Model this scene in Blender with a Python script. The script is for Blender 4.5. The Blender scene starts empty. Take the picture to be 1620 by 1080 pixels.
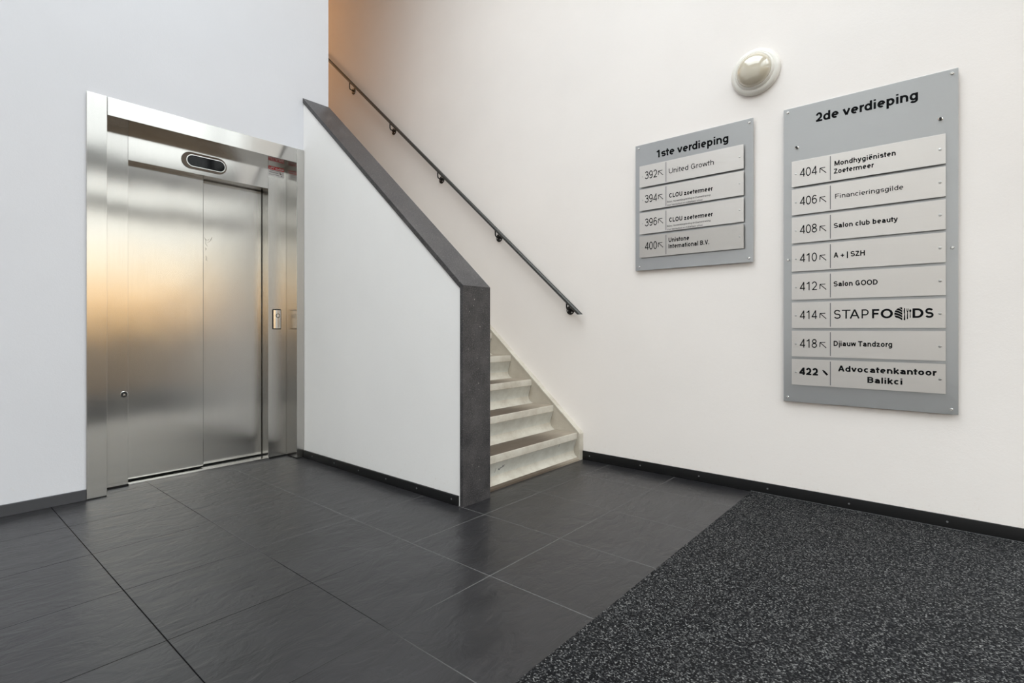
import bpy, bmesh, math, random
from mathutils import Vector, Matrix
random.seed(7)
S = bpy.context.scene
C = S.collection
PI = math.pi
R = math.radians

# ------------------------------------------------------------------ camera
cam = bpy.data.objects.new('camera', bpy.data.cameras.new('camera'))
C.objects.link(cam)
cam.location = (0, 0, 1.0113)
cam.rotation_euler = (R(90), 0, R(40.1878 - 90))
cam.data.sensor_width = 36
cam.data.lens = 824.9 * 36 / 1620
cam.data.shift_y = -20.65 / 1620
cam.data.clip_start = 0.02
S.camera = cam

# ------------------------------------------------------------------ colour management
S.view_settings.view_transform = 'Standard'
S.view_settings.look = 'None'
S.view_settings.gamma = 1
S.view_settings.use_curve_mapping = False
S.view_settings.exposure = 0.86

# ------------------------------------------------------------------ sky
W = bpy.data.worlds.new('sky')
S.world = W
W.use_nodes = True
nt = W.node_tree
nt.nodes.clear()
wo = nt.nodes.new('ShaderNodeOutputWorld')
bg = nt.nodes.new('ShaderNodeBackground')
tc = nt.nodes.new('ShaderNodeTexCoord')
sx = nt.nodes.new('ShaderNodeSeparateXYZ')
rp = nt.nodes.new('ShaderNodeValToRGB')
mr = nt.nodes.new('ShaderNodeMapRange')
mr.inputs['From Min'].default_value = -0.1
mr.inputs['From Max'].default_value = 0.9
nt.links.new(tc.outputs['Generated'], sx.inputs[0])
nt.links.new(sx.outputs['Z'], mr.inputs['Value'])
nt.links.new(mr.outputs[0], rp.inputs[0])
nt.links.new(rp.outputs[0], bg.inputs[0])
nt.links.new(bg.outputs[0], wo.inputs[0])
def el(deg):
    return (math.sin(R(deg)) + 0.1) / 1.0
els = [(-1, (.40, .26, .14)), (1.2, (.95, .58, .27)), (3.2, (1.5, 1.0, .56)), (5.5, (1.52, 1.28, .98)),
       (8.5, (1.42, 1.39, 1.33)), (17, (1.22, 1.24, 1.27)), (28, (1.85, 1.91, 2.0)), (50, (3.6, 3.72, 3.9))]
r_ = rp.color_ramp
while len(r_.elements) < len(els):
    r_.elements.new(0.5)
for e, (a, c) in zip(r_.elements, els):
    e.position = min(1, max(0, el(a)))
    e.color = (*c, 1)
bg.inputs[1].default_value = 1.0

def light(name, kind, loc, energy, color=(1, 1, 1), rot=(0, 0, 0), **kw):
    l = bpy.data.lights.new(name, kind)
    l.energy = energy
    l.color = color
    for k, v in kw.items():
        setattr(l, k, v)
    o = bpy.data.objects.new(name, l)
    C.objects.link(o)
    o.location = loc
    o.rotation_euler = rot
    return o

CEIL = 5.8
XW = 3.44          # right wall
YB = 3.905         # lift wall
YF = -1.6          # glazed entrance front
XL = -2.6          # left wall
YE = -.33           # the right wall stops here and glazing turns the corner

def portal(name, loc, rot, sx_, sy_):
    o = light(name, 'AREA', loc, 1, rot=rot, shape='RECTANGLE', size=sx_, size_y=sy_)
    o.data.cycles.is_portal = True
    return o
# daylight portals in the entrance glazing, side glazing and added rooflight
portal('portal_front', ((XL + XW) / 2, YF - 0.12, CEIL / 2), (R(90), 0, 0), XW - XL, CEIL)
portal('portal_side', (XW + .22, (YF + YE) / 2, CEIL / 2), (R(90), 0, R(90)), YE - YF, CEIL)
portal('portal_roof', (.4, 1.4, CEIL + .3), (0, 0, 0), 4.4, 4.0)
# warm lamp on the upper landing of the stairwell
light('landing_lamp', 'POINT', (2.75, 7.3, 5.1), 10.5, (1.0, .56, .25), shadow_soft_size=.14)

# ------------------------------------------------------------------ materials
def mat(name):
    m = bpy.data.materials.new(name)
    m.use_nodes = True
    return m, m.node_tree, m.node_tree.nodes['Principled BSDF']
def N(t, kind, **kw):
    n = t.nodes.new('ShaderNode' + kind)
    for k, v in kw.items():
        if k.startswith('i_'):
            n.inputs[k[2:].replace('_', ' ')].default_value = v
        else:
            setattr(n, k, v)
    return n
def ramp(t, fac, stops, interp='LINEAR'):
    n = t.nodes.new('ShaderNodeValToRGB')
    r = n.color_ramp
    r.interpolation = interp
    while len(r.elements) < len(stops):
        r.elements.new(.5)
    for e, (p, c) in zip(r.elements, stops):
        e.position = p
        e.color = (*c, 1) if len(c) == 3 else c
    t.links.new(fac, n.inputs[0])
    return n.outputs[0]
def g(v):
    return (v, v, v)
def pos(t, scale=(1, 1, 1), loc=(0, 0, 0)):
    ge = N(t, 'NewGeometry')
    mp = N(t, 'Mapping')
    mp.inputs['Scale'].default_value = scale
    mp.inputs['Location'].default_value = loc
    t.links.new(ge.outputs['Position'], mp.inputs[0])
    return mp.outputs[0]
def noise(t, vec, scale, detail=4, rough=.55):
    n = N(t, 'TexNoise')
    n.inputs['Scale'].default_value = scale
    n.inputs['Detail'].default_value = detail
    n.inputs['Roughness'].default_value = rough
    t.links.new(vec, n.inputs['Vector'])
    return n.outputs['Fac']
def bump(t, b, h, strength, dist, prev=None):
    n = N(t, 'Bump')
    n.inputs['Strength'].default_value = strength
    n.inputs['Distance'].default_value = dist
    t.links.new(h, n.inputs['Height'])
    if prev is not None:
        t.links.new(prev, n.inputs['Normal'])
    if b is not None:
        t.links.new(n.outputs[0], b.inputs['Normal'])
    return n.outputs[0]
def mix(t, fac, a, b_):
    n = N(t, 'Mix', data_type='RGBA')
    for s, v in ((n.inputs[0], fac), (n.inputs[6], a), (n.inputs[7], b_)):
        if isinstance(v, (int, float)):
            s.default_value = v
        elif isinstance(v, tuple):
            s.default_value = (*v, 1)
        else:
            t.links.new(v, s)
    return n.outputs[2]
def math_(t, op, a, b_=None, clamp=False):
    n = N(t, 'Math', operation=op, use_clamp=clamp)
    for s, v in ((n.inputs[0], a), (n.inputs[1], b_)):
        if v is None:
            continue
        if isinstance(v, (int, float)):
            s.default_value = v
        else:
            t.links.new(v, s)
    return n.outputs[0]
def plain(name, col, rough=.5, metal=0., spec=.5):
    m, t, b = mat(name)
    b.inputs['Base Color'].default_value = (*col, 1)
    b.inputs['Roughness'].default_value = rough
    b.inputs['Metallic'].default_value = metal
    b.inputs['Specular IOR Level'].default_value = spec
    return m

def wall_paint(name, col, low=(.62, .50, .40)):
    m, t, b = mat(name)
    v = pos(t)
    n1 = noise(t, v, 1.3, 3)
    base = mix(t, ramp(t, n1, [(.35, g(0)), (.7, g(1))]), col, tuple(c * .965 for c in col))
    # scuffed, dusty lowest band above the skirting
    ge = N(t, 'NewGeometry')
    sp = N(t, 'SeparateXYZ')
    t.links.new(ge.outputs['Position'], sp.inputs[0])
    band = N(t, 'MapRange')
    band.inputs['From Min'].default_value = .05
    band.inputs['From Max'].default_value = .34
    band.inputs['To Min'].default_value = 1
    band.inputs['To Max'].default_value = 0
    t.links.new(sp.outputs['Z'], band.inputs['Value'])
    n2 = noise(t, v, 55, 5, .7)
    spk = ramp(t, n2, [(.60, g(0)), (.74, g(.55))])
    f = math_(t, 'MULTIPLY', math_(t, 'POWER', band.outputs[0], 2.2), spk)
    base = mix(t, f, base, low)
    t.links.new(base, b.inputs['Base Color'])
    b.inputs['Roughness'].default_value = .62
    b.inputs['Specular IOR Level'].default_value = .35
    h1 = noise(t, v, 140, 3, .6)
    h2 = noise(t, v, 26, 3, .5)
    p = bump(t, None, h2, .12, .004)
    bump(t, b, h1, .16, .0025, p)
    return m
WHITE = wall_paint('white_wall_paint', (.90, .885, .872))
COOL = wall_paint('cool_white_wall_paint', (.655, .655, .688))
WARM = wall_paint('warm_white_wall_paint', (.885, .832, .798))
CEILM = plain('ceiling_paint', (.82, .82, .81), .8)

def steel(name, col=(.56, .547, .525), rough=.20, an=1.0, wav=.10):
    m, t, b = mat(name)
    ge = N(t, 'NewGeometry')
    cr = N(t, 'VectorMath', operation='CROSS_PRODUCT')
    cr.inputs[0].default_value = (0, 0, 1)
    ad = N(t, 'VectorMath', operation='ADD')
    ad.inputs[1].default_value = (.001, .002, 0)
    t.links.new(ge.outputs['True Normal'], cr.inputs[1])
    t.links.new(cr.outputs[0], ad.inputs[0])
    t.links.new(ad.outputs[0], b.inputs['Tangent'])
    b.inputs['Metallic'].default_value = 1
    b.inputs['Anisotropic'].default_value = an
    v = pos(t, (260, 260, 1.6))
    br = noise(t, v, 1.0, 3, .6)
    col_ = mix(t, ramp(t, br, [(.3, g(0)), (.7, g(1))]), tuple(c * .975 for c in col), tuple(min(1, c * 1.02) for c in col))
    t.links.new(col_, b.inputs['Base Color'])
    sm = noise(t, pos(t), 3.5, 4)
    rr = N(t, 'MapRange')
    rr.inputs['To Min'].default_value = rough - .03
    rr.inputs['To Max'].default_value = rough + .03
    t.links.new(sm, rr.inputs['Value'])
    t.links.new(rr.outputs[0], b.inputs['Roughness'])
    w_ = noise(t, pos(t, (1.6, 1.6, .9)), 1.5, 2)
    bump(t, b, w_, wav, .02)
    return m
STEEL = steel('brushed_stainless_steel')
STEELD = steel('brushed_stainless_steel_header', rough=.13, an=.3, wav=.06)
SCRM = plain('scratched_steel', (.33, .31, .285), .5, .8)
CHROME = plain('polished_metal', (.75, .74, .72), .18, 1)
SCREW = plain('screw_metal', (.52, .51, .50), .32, 1)
BLACKGAP = plain('black_parts_and_gap_shade', (.012, .012, .012), .7)  # matt black for dark fittings, also laid where gaps show only shade
GLASSBLK = plain('black_display_glass', (.004, .005, .006), .06, 0, .22)
BEZEL = plain('dark_bronze_bezel', (.10, .08, .065), .35, .7)
INK = plain('black_vinyl_lettering', (.007, .007, .008), .8, 0, .05)
INKG = plain('grey_vinyl_line', (.14, .14, .145), .55)
RED = plain('red_sticker', (.62, .02, .03), .4)
STICK = plain('white_sticker', (.80, .80, .82), .4)
SKIRT = plain('black_skirting', (.007, .007, .0075), .5, 0, .3)
SKIRT_LIT = plain('lit_black_skirting', (.045, .046, .052), .45)  # black skirting again, light falling on it put into the colour

def alu(name, col, rough, v0=.96):
    m, t, b = mat(name)
    n = noise(t, pos(t, (1, 3, 220)), 3, 2)
    t.links.new(mix(t, n, tuple(c * v0 for c in col), col), b.inputs['Base Color'])
    b.inputs['Metallic'].default_value = .82
    b.inputs['Roughness'].default_value = rough
    return m
BOARD = alu('grey_board_panel', (.46, .465, .47), .30)
PLATE = alu('silver_name_plate', (.70, .665, .635), .42)
PLATE2 = alu('dull_silver_name_plate', (.58, .55, .52), .42)

RAILM = plain('grey_painted_rail_metal', (.055, .055, .053), .38, .35)
BRKM = plain('black_bracket_metal', (.012, .012, .012), .35, .3)
LAMPW = plain('cream_lamp_ring', (.80, .77, .71), .28)
def opal():
    m, t, b = mat('opal_lamp_glass')
    b.inputs['Base Color'].default_value = (.58, .52, .41, 1)
    b.inputs['Roughness'].default_value = .1
    b.inputs['Coat Weight'].default_value = 1.0
    b.inputs['Coat IOR'].default_value = 1.75
    b.inputs['Coat Roughness'].default_value = .05
    return m
OPAL = opal()

def stone():
    m, t, b = mat('dark_bluestone')
    v = pos(t)
    n1 = noise(t, v, 9, 6, .65)
    n2 = noise(t, v, 160, 4, .7)
    c1 = ramp(t, n1, [(.3, (.018, .017, .019)), (.7, (.066, .061, .062))])
    sp = ramp(t, n2, [(.50, g(0)), (.70, g(.8))])
    c2 = mix(t, sp, c1, (.15, .142, .142))
    # pale chips and scratches
    sc = noise(t, pos(t, (95, 95, 60)), 1.0, 3, .6)
    c3 = mix(t, ramp(t, sc, [(.70, g(0)), (.73, g(.7))]), c2, (.45, .43, .40))
    t.links.new(c3, b.inputs['Base Color'])
    r = N(t, 'MapRange')
    b.inputs['Specular IOR Level'].default_value = .36
    r.inputs['To Min'].default_value = .25
    r.inputs['To Max'].default_value = .5
    t.links.new(n1, r.inputs['Value'])
    t.links.new(r.outputs[0], b.inputs['Roughness'])
    bump(t, b, n2, .12, .002)
    return m
STONE = stone()

TX0, TY0, TS = .5705, 3.445, .5     # tile lattice
def tiles():
    m, t, b = mat('slate_floor_tiles')
    ge = N(t, 'NewGeometry')
    sp = N(t, 'SeparateXYZ')
    t.links.new(ge.outputs['Position'], sp.inputs[0])
    def line(o, off):
        a = math_(t, 'DIVIDE', math_(t, 'SUBTRACT', o, off - 20 * TS), TS)
        f = math_(t, 'FRACT', a)
        d = math_(t, 'ABSOLUTE', math_(t, 'SUBTRACT', f, .5))     # .5 on the joint
        return math_(t, 'MULTIPLY', math_(t, 'SUBTRACT', .5, d), TS), math_(t, 'FLOOR', a)
    dx, ix = line(sp.outputs['X'], TX0)
    dy, iy = line(sp.outputs['Y'], TY0)
    d = math_(t, 'MINIMUM', dx, dy)
    j = N(t, 'MapRange', interpolation_type='SMOOTHSTEP')
    j.inputs['From Min'].default_value = .0012
    j.inputs['From Max'].default_value = .0027
    j.inputs['To Min'].default_value = 1
    j.inputs['To Max'].default_value = 0
    t.links.new(d, j.inputs['Value'])
    cmb = N(t, 'CombineXYZ')
    t.links.new(ix, cmb.inputs[0])
    t.links.new(iy, cmb.inputs[1])
    wn = N(t, 'TexWhiteNoise', noise_dimensions='3D')
    t.links.new(cmb.outputs[0], wn.inputs['Vector'])
    # every tile gets its own piece of slate
    off = N(t, 'VectorMath', operation='MULTIPLY_ADD')
    off.inputs[1].default_value = (13, 17, 5)
    t.links.new(wn.outputs['Color'], off.inputs[0])
    t.links.new(ge.outputs['Position'], off.inputs[2])
    mp = N(t, 'Mapping')
    mp.inputs['Rotation'].default_value = (0, 0, R(12))
    mp.inputs['Scale'].default_value = (.8, 1.45, 1)
    t.links.new(off.outputs[0], mp.inputs[0])
    cl = noise(t, mp.outputs[0], 4.0, 6, .62)
    c1 = ramp(t, cl, [(.25, (.012, .0115, .0126)), (.75, (.0235, .0226, .0243))])
    dust = noise(t, ge.outputs['Position'], 2.3, 5, .6)
    c1 = mix(t, ramp(t, dust, [(.55, g(0)), (.85, g(.35))]), c1, (.075, .074, .076))
    # grey-white grout, dirtier towards the lift
    gn = noise(t, ge.outputs['Position'], .8, 2)
    gx = N(t, 'MapRange')
    gx.inputs['From Min'].default_value = .45
    gx.inputs['From Max'].default_value = 1.6
    gx.inputs['To Min'].default_value = -.3
    gx.inputs['To Max'].default_value = .32
    t.links.new(sp.outputs['X'], gx.inputs['Value'])
    grout = ramp(t, math_(t, 'ADD', gn, gx.outputs[0]), [(.42, (.006, .006, .0065)), (.64, (.13, .127, .124))])
    t.links.new(math_(t, 'MULTIPLY', math_(t, 'SUBTRACT', 1, j.outputs[0]), .5), b.inputs['Specular IOR Level'])
    t.links.new(mix(t, j.outputs[0], c1, grout), b.inputs['Base Color'])
    rr = N(t, 'MapRange')
    rr.inputs['To Min'].default_value = .25
    rr.inputs['To Max'].default_value = .40
    t.links.new(cl, rr.inputs['Value'])
    t.links.new(rr.outputs[0], b.inputs['Roughness'])
    wp = N(t, 'TexNoise')
    wp.inputs['Scale'].default_value = 5
    t.links.new(mp.outputs[0], wp.inputs['Vector'])
    wv = N(t, 'VectorMath', operation='MULTIPLY_ADD')
    wv.inputs[1].default_value = (.22, .22, 0)
    t.links.new(wp.outputs['Color'], wv.inputs[0])
    t.links.new(mp.outputs[0], wv.inputs[2])
    sl = noise(t, wv.outputs[0], 9.0, 5, .5)
    sl2 = noise(t, wv.outputs[0], 26.0, 4, .55)
    # cleft edges: thin ridges where the slate has split
    cr = math_(t, 'ABSOLUTE', math_(t, 'SUBTRACT', noise(t, wv.outputs[0], 5.0, 4, .55), .5))
    cre = N(t, 'MapRange')
    cre.inputs['From Max'].default_value = .035
    t.links.new(cr, cre.inputs['Value'])
    p = bump(t, None, sl, .26, .022)
    p = bump(t, None, sl2, .14, .006, p)
    p = bump(t, None, cre.outputs[0], .07, .004, p)
    inv = math_(t, 'SUBTRACT', 1, j.outputs[0])
    bump(t, b, inv, .8, .0015, p)
    return m
TILES = tiles()

def carpet():
    m, t, b = mat('charcoal_ribbed_carpet')
    v = pos(t, (1 / .0037, 1 / .0046, 1))
    vo = N(t, 'TexVoronoi', voronoi_dimensions='2D')
    vo.inputs['Scale'].default_value = 1
    vo.inputs['Randomness'].default_value = .55
    t.links.new(v, vo.inputs['Vector'])
    sp = N(t, 'SeparateColor')
    t.links.new(vo.outputs['Color'], sp.inputs[0])
    col = ramp(t, sp.outputs[0], [(0, (.003, .003, .0035)), (.50, (.009, .009, .010)), (.72, (.028, .028, .030)), (.90, (.085, .083, .082)), (1, (.22, .216, .21))])
    dst = noise(t, pos(t), 2.2, 4)
    col = mix(t, ramp(t, dst, [(.4, g(0)), (.8, g(.15))]), col, (.05, .047, .044))
    t.links.new(col, b.inputs['Base Color'])
    b.inputs['Roughness'].default_value = .95
    b.inputs['Specular IOR Level'].default_value = .12
    b.inputs['Sheen Weight'].default_value = .0
    h = math_(t, 'SUBTRACT', 1, vo.outputs['Distance'])
    bump(t, b, h, .9, .004)
    return m
CARPET = carpet()

def concrete(name, col, dirt, lo, hi, sc=6, amt=.8):
    m, t, b = mat(name)
    v = pos(t)
    n1 = noise(t, v, sc, 6, .65)
    n2 = noise(t, v, 90, 4, .7)
    c = mix(t, ramp(t, n1, [(lo, g(0)), (hi, g(amt))]), col, dirt)
    c = mix(t, ramp(t, n2, [(.6, g(0)), (.78, g(.5))]), c, tuple(k * .5 for k in dirt))
    t.links.new(c, b.inputs['Base Color'])
    b.inputs['Roughness'].default_value = .48
    bump(t, b, n1, .1, .006)
    return m
CONC = concrete('cream_precast_concrete', (.58, .545, .475), (.34, .285, .22), .42, .78)
RISER = concrete('pale_grey_riser_concrete', (.53, .525, .48), (.40, .385, .34), .40, .75, 12)
STRING = concrete('stringer_concrete', (.50, .455, .385), (.36, .31, .25), .4, .8, 4)
def tread():
    m, t, b = mat('worn_brown_tread')
    ge = N(t, 'NewGeometry')
    sp = N(t, 'SeparateXYZ')
    t.links.new(ge.outputs['Position'], sp.inputs[0])
    ed = N(t, 'MapRange', interpolation_type='SMOOTHSTEP')
    ed.inputs['From Min'].default_value = 2.95
    ed.inputs['From Max'].default_value = 3.38
    t.links.new(sp.outputs['X'], ed.inputs['Value'])
    n1 = noise(t, pos(t, (1, 3, 1)), 5, 6, .65)
    f = math_(t, 'ADD', ed.outputs[0], math_(t, 'MULTIPLY', math_(t, 'SUBTRACT', n1, .5), .6), True)
    c = mix(t, f, (.085, .062, .043), (.33, .28, .22))
    t.links.new(c, b.inputs['Base Color'])
    b.inputs['Roughness'].default_value = .5
    bump(t, b, n1, .12, .005)
    return m
TREAD = tread()
PAVE = concrete('street_paving', (.075, .054, .037), (.05, .037, .026), .4, .7, 1.2)
PAVE.node_tree.nodes['Principled BSDF'].inputs['Specular IOR Level'].default_value = 0
PAVE.node_tree.nodes['Principled BSDF'].inputs['Roughness'].default_value = 1
FRAME = plain('dark_window_frame', (.05, .05, .055), .45)
def glass():
    m = bpy.data.materials.new('clear_window_glass')
    m.use_nodes = True
    t = m.node_tree
    t.nodes.clear()
    o = N(t, 'OutputMaterial')
    tr = N(t, 'BsdfTransparent')
    tr.inputs[0].default_value = (.95, .97, .96, 1)
    gl = N(t, 'BsdfGlossy')
    gl.inputs['Roughness'].default_value = .02
    mx = N(t, 'MixShader')
    mx.inputs[0].default_value = .06
    t.links.new(tr.outputs[0], mx.inputs[1])
    t.links.new(gl.outputs[0], mx.inputs[2])
    t.links.new(mx.outputs[0], o.inputs[0])
    return m
GLASS = glass()

# ------------------------------------------------------------------ mesh helpers
class MB:
    def __init__(s):
        s.bm = bmesh.new()
    def face(s, pts, mi=0):
        f = s.bm.faces.new([s.bm.verts.new(p) for p in pts])
        f.material_index = mi
        return f
    def box(s, x0, x1, y0, y1, z0, z1, mi=0, bevel=0):
        b = s.bm
        v = [b.verts.new((x, y, z)) for x in (x0, x1) for y in (y0, y1) for z in (z0, z1)]
        fs = []
        for q in ((0, 1, 3, 2), (4, 6, 7, 5), (0, 4, 5, 1), (2, 3, 7, 6), (0, 2, 6, 4), (1, 5, 7, 3)):
            f = b.faces.new([v[i] for i in q])
            f.material_index = mi
            fs.append(f)
        if bevel:
            ed = list({e for f in fs for e in f.edges})
            bmesh.ops.bevel(b, geom=ed, offset=bevel, segments=2, affect='EDGES', profile=.6)
        return s
    def prism(s, prof, axis, a, b_, mi=0, caps=True):
        """prof: 2-D outline; axis X -> (y,z), Y -> (x,z), Z -> (x,y)"""
        def P(p, t):
            return {'X': (t, p[0], p[1]), 'Y': (p[0], t, p[1]), 'Z': (p[0], p[1], t)}[axis]
        b = s.bm
        A = [b.verts.new(P(p, a)) for p in prof]
        B = [b.verts.new(P(p, b_)) for p in prof]
        n = len(prof)
        for i in range(n):
            f = b.faces.new((A[i], A[(i + 1) % n], B[(i + 1) % n], B[i]))
            f.material_index = mi if isinstance(mi, int) else mi[i]
        if caps:
            m0 = mi if isinstance(mi, int) else mi[0]
            b.faces.new(A[::-1]).material_index = m0
            b.faces.new(B).material_index = m0
        return s
    def lathe(s, prof, o, ax, seg=48, mi=0, smooth=True):
        """prof: (radius, height along ax)"""
        ax = Vector(ax).normalized()
        u = ax.orthogonal().normalized()
        w = ax.cross(u)
        o = Vector(o)
        rings = []
        for r, h in prof:
            if r < 1e-6:
                rings.append([s.bm.verts.new(o + ax * h)])
            else:
                rings.append([s.bm.verts.new(o + ax * h + (u * math.cos(2 * PI * k / seg) + w * math.sin(2 * PI * k / seg)) * r) for k in range(seg)])
        for a, b in zip(rings, rings[1:]):
            for k in range(seg):
                k2 = (k + 1) % seg
                if len(a) == 1 and len(b) == 1:
                    continue
                if len(a) == 1:
                    q = (a[0], b[k2], b[k])
                elif len(b) == 1:
                    q = (a[k], a[k2], b[0])
                else:
                    q = (a[k], a[k2], b[k2], b[k])
                f = s.bm.faces.new(q)
                f.smooth = smooth
                f.material_index = mi
        return s
    def tube(s, pts, r, seg=14, cap=True):
        pts = [Vector(p) for p in pts]
        d0 = (pts[1] - pts[0]).normalized()
        u = d0.orthogonal().normalized()
        rings = []
        n = len(pts)
        for i, p in enumerate(pts):
            d = (pts[min(i + 1, n - 1)] - pts[max(i - 1, 0)]).normalized()
            u = (u - d * u.dot(d)).normalized()
            w = d.cross(u)
            rings.append([s.bm.verts.new(p + (u * math.cos(2 * PI * k / seg) + w * math.sin(2 * PI * k / seg)) * r) for k in range(seg)])
        for a, b in zip(rings, rings[1:]):
            for k in range(seg):
                f = s.bm.faces.new((a[k], a[(k + 1) % seg], b[(k + 1) % seg], b[k]))
                f.smooth = True
        if cap:
            s.bm.faces.new(rings[0][::-1])
            s.bm.faces.new(rings[-1])
            # (cap edges are made sharp in build)
        return s
    def build(s, name, mats, parent=None, normals=True, smooth=0):
        if normals:
            bmesh.ops.recalc_face_normals(s.bm, faces=s.bm.faces[:])
        me = bpy.data.meshes.new(name)
        s.bm.to_mesh(me)
        s.bm.free()
        if any(q.use_smooth for q in me.polygons) or smooth:
            me.set_sharp_from_angle(angle=R(smooth or 38))
        for m in (mats if isinstance(mats, (list, tuple)) else [mats]):
            me.materials.append(m)
        o = bpy.data.objects.new(name, me)
        C.objects.link(o)
        if parent is not None:
            o.parent = parent
            base = Vector((0, 0, 0))
            q = parent
            while q is not None:
                base += q.location
                q = q.parent
            me.transform(Matrix.Translation(-base))     # coordinates are given in the room's frame
        return o
def tag(o, label=None, cat=None, group=None, kind=None):
    for k, v in (('label', label), ('category', cat), ('group', group), ('kind', kind)):
        if v:
            o[k] = v
    return o
def thing(name, loc, label, cat, group=None):
    o = bpy.data.objects.new(name, None)
    o.empty_display_size = .1
    C.objects.link(o)
    o.location = loc
    return tag(o, label, cat, group)
def struct(name, mb, m, label=None, cat=None):
    return tag(mb.build(name, m), label, cat, kind='structure')
def rrect(x0, x1, z0, z1, r, n=8):
    out = []
    for cx, cz, a in ((x1 - r, z1 - r, 0), (x0 + r, z1 - r, 90), (x0 + r, z0 + r, 180), (x1 - r, z0 + r, 270)):
        out += [(cx + r * math.cos(R(a + 90 * k / n)), cz + r * math.sin(R(a + 90 * k / n))) for k in range(n + 1)]
    return out

# ------------------------------------------------------------------ lettering: a monoline grotesque drawn as strokes
def arc(cx, cy, rx, ry, a0, a1, n=18):
    return [(cx + rx * math.cos(R(a0 + (a1 - a0) * k / n)), cy + ry * math.sin(R(a0 + (a1 - a0) * k / n))) for k in range(n + 1)]
def glyph(ch, w):
    h = w / 2
    X, K, D = .525, .72, -.205
    bo = .05 if w > .12 else 0.
    l, r = .06 + h, .498 + bo - h
    m = (l + r) / 2
    rx = (r - l) / 2
    bowl = arc(m, X / 2, rx, X / 2 - h + .008, 0, 360, 28)
    def bar(a, b):
        return [a, b]
    def dot(x, y=K - h * 1.0):
        return [(x, max(y - h, .605)), (x, y + h)]
    U = lambda wd: (.075 + h, wd - .05 - h)
    if ch == ' ':
        return .28, []
    if ch == 'a':
        return .55 + bo, [arc(m - .01, X - h - .15, rx - .01, .155, 165, 0, 12) + [(r - .01, .10), (r + .01, 0)],
                     [(r - .01, .315), (m, .295)] + arc(m - .02, .158, rx - .02, .15 - h + .008, 100, 270, 14) + [(m + .05, h + .005), (r - .01, .15)]]
    if ch == 'b':
        return .56 + bo, [bar((l, 0), (l, K)), bowl]
    if ch == 'c':
        return .51 + bo, [arc(m, X / 2, rx, X / 2 - h + .008, 46, 314)]
    if ch == 'd':
        return .56 + bo, [bar((r, 0), (r, K)), bowl]
    if ch == 'e':
        return .55 + bo, [[(l, .265), (r, .265)] , arc(m, X / 2, rx, X / 2 - h + .008, 0, 303, 26)]
    if ch == 'g':
        return .56 + bo, [bowl, [(r, X)] + [(r, .02)] + arc(m, 0, rx, -D - h, 0, -155, 14)]
    if ch in 'hnm':
        tall = K if ch == 'h' else X
        if ch == 'm':
            q = .315 + bo * .6
            out = [bar((l, 0), (l, X))]
            for k in (0, 1):
                x0 = l + k * q
                out.append([(x0, .30)] + arc(x0 + q / 2, X - h - .16, q / 2, .165, 175, 0, 12) + [(x0 + q, 0)])
            return 2 * q + .12 + w, out
        return .55 + bo, [bar((l, 0), (l, tall)), [(l, .28)] + arc(m, X - h - .19, rx, .198, 175, 0, 14) + [(r, 0)]]
    if ch in 'ië':
        if ch == 'i':
            return .23 + w * .4, [bar((.07 + h, 0), (.07 + h, X - .01)), dot(.07 + h)]
        a, s = glyph('e', w)
        return a, s + [dot(m - .11), dot(m + .11)]
    if ch == 'j':
        x = .09 + h
        return .24 + w * .2, [[(x, X - .01), (x, -.09)] + arc(x - .085, -.10, .085, .105 - h * .4, 0, -80, 8), dot(x)]
    if ch == 'k':
        return .51 + bo, [bar((l, 0), (l, K)), bar((r - .005, X), (l, .18)), bar((l + .11, .27), (r + .02, 0))]
    if ch == 'l':
        return .23 + w * .4, [bar((.07 + h, 0), (.07 + h, K))]
    if ch == 'o':
        return .555 + bo, [bowl]
    if ch == 'p':
        return .56 + bo, [bar((l, D), (l, X)), bowl]
    if ch == 'r':
        return .35, [bar((l, 0), (l, X)), [(l, .27)] + arc(l + .21, X - h - .19, .21, .198, 175, 88, 10)]
    if ch == 's':
        ry = (X - w) / 4 + .006
        y1, y0 = X - h - ry + .006, h + ry - .006
        a = rx - .012
        return .5 + bo, [arc(m - .015, y1, a, ry, 25, 250, 16) + arc(m - .015, y0, a, ry, 70, -155, 16)]
    if ch == 't':
        x = .085 + h
        return .30 + w * .35, [[(x, .67), (x, .12)] + arc(x + .09, .10, .09, .10 - h + .004, 180, 275, 8), bar((.005, X - h * .9), (.29 + w * .3, X - h * .9))]
    if ch == 'u':
        return .55 + bo, [bar((r, 0), (r, X)), [(l, X)] + arc(m, h + .19 - .008, rx, .19, 180, 355, 14) + [(r, .25)]]
    if ch == 'v':
        return .5 + bo, [[(.01 + h, X), (.25 + bo / 2, .04), (.49 + bo - h, X)]]
    if ch == 'w':
        return .72, [[(.02 + h, X), (.19, .03), (.36, X - .02), (.53, .03), (.70 - h, X)]]
    if ch == 'x':
        return .5 + bo, [bar((.03 + h, 0), (.47 - h, X)), bar((.03 + h, X), (.47 - h, 0))]
    if ch == 'y':
        return .5 + bo, [[(.01 + h, X), (.255 + bo / 2, .05)], [(.49 + bo - h, X), (.245 + bo / 2, -.05), (.17, D + h + .02), (.06, D + h)]]
    if ch == 'z':
        return .5 + bo, [[(.05, X - h), (.45 + bo - h * 1.2, X - h)], [(.45 + bo - h * 1.2, X - h), (.05 + h * 1.2, h)], [(.05 + h * .2, h), (.46 + bo, h)]]
    if ch == 'A':
        return .67, [[(.02 + h, 0), (.335, K), (.65 - h, 0)], bar((.13, .235), (.54, .235))]
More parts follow.
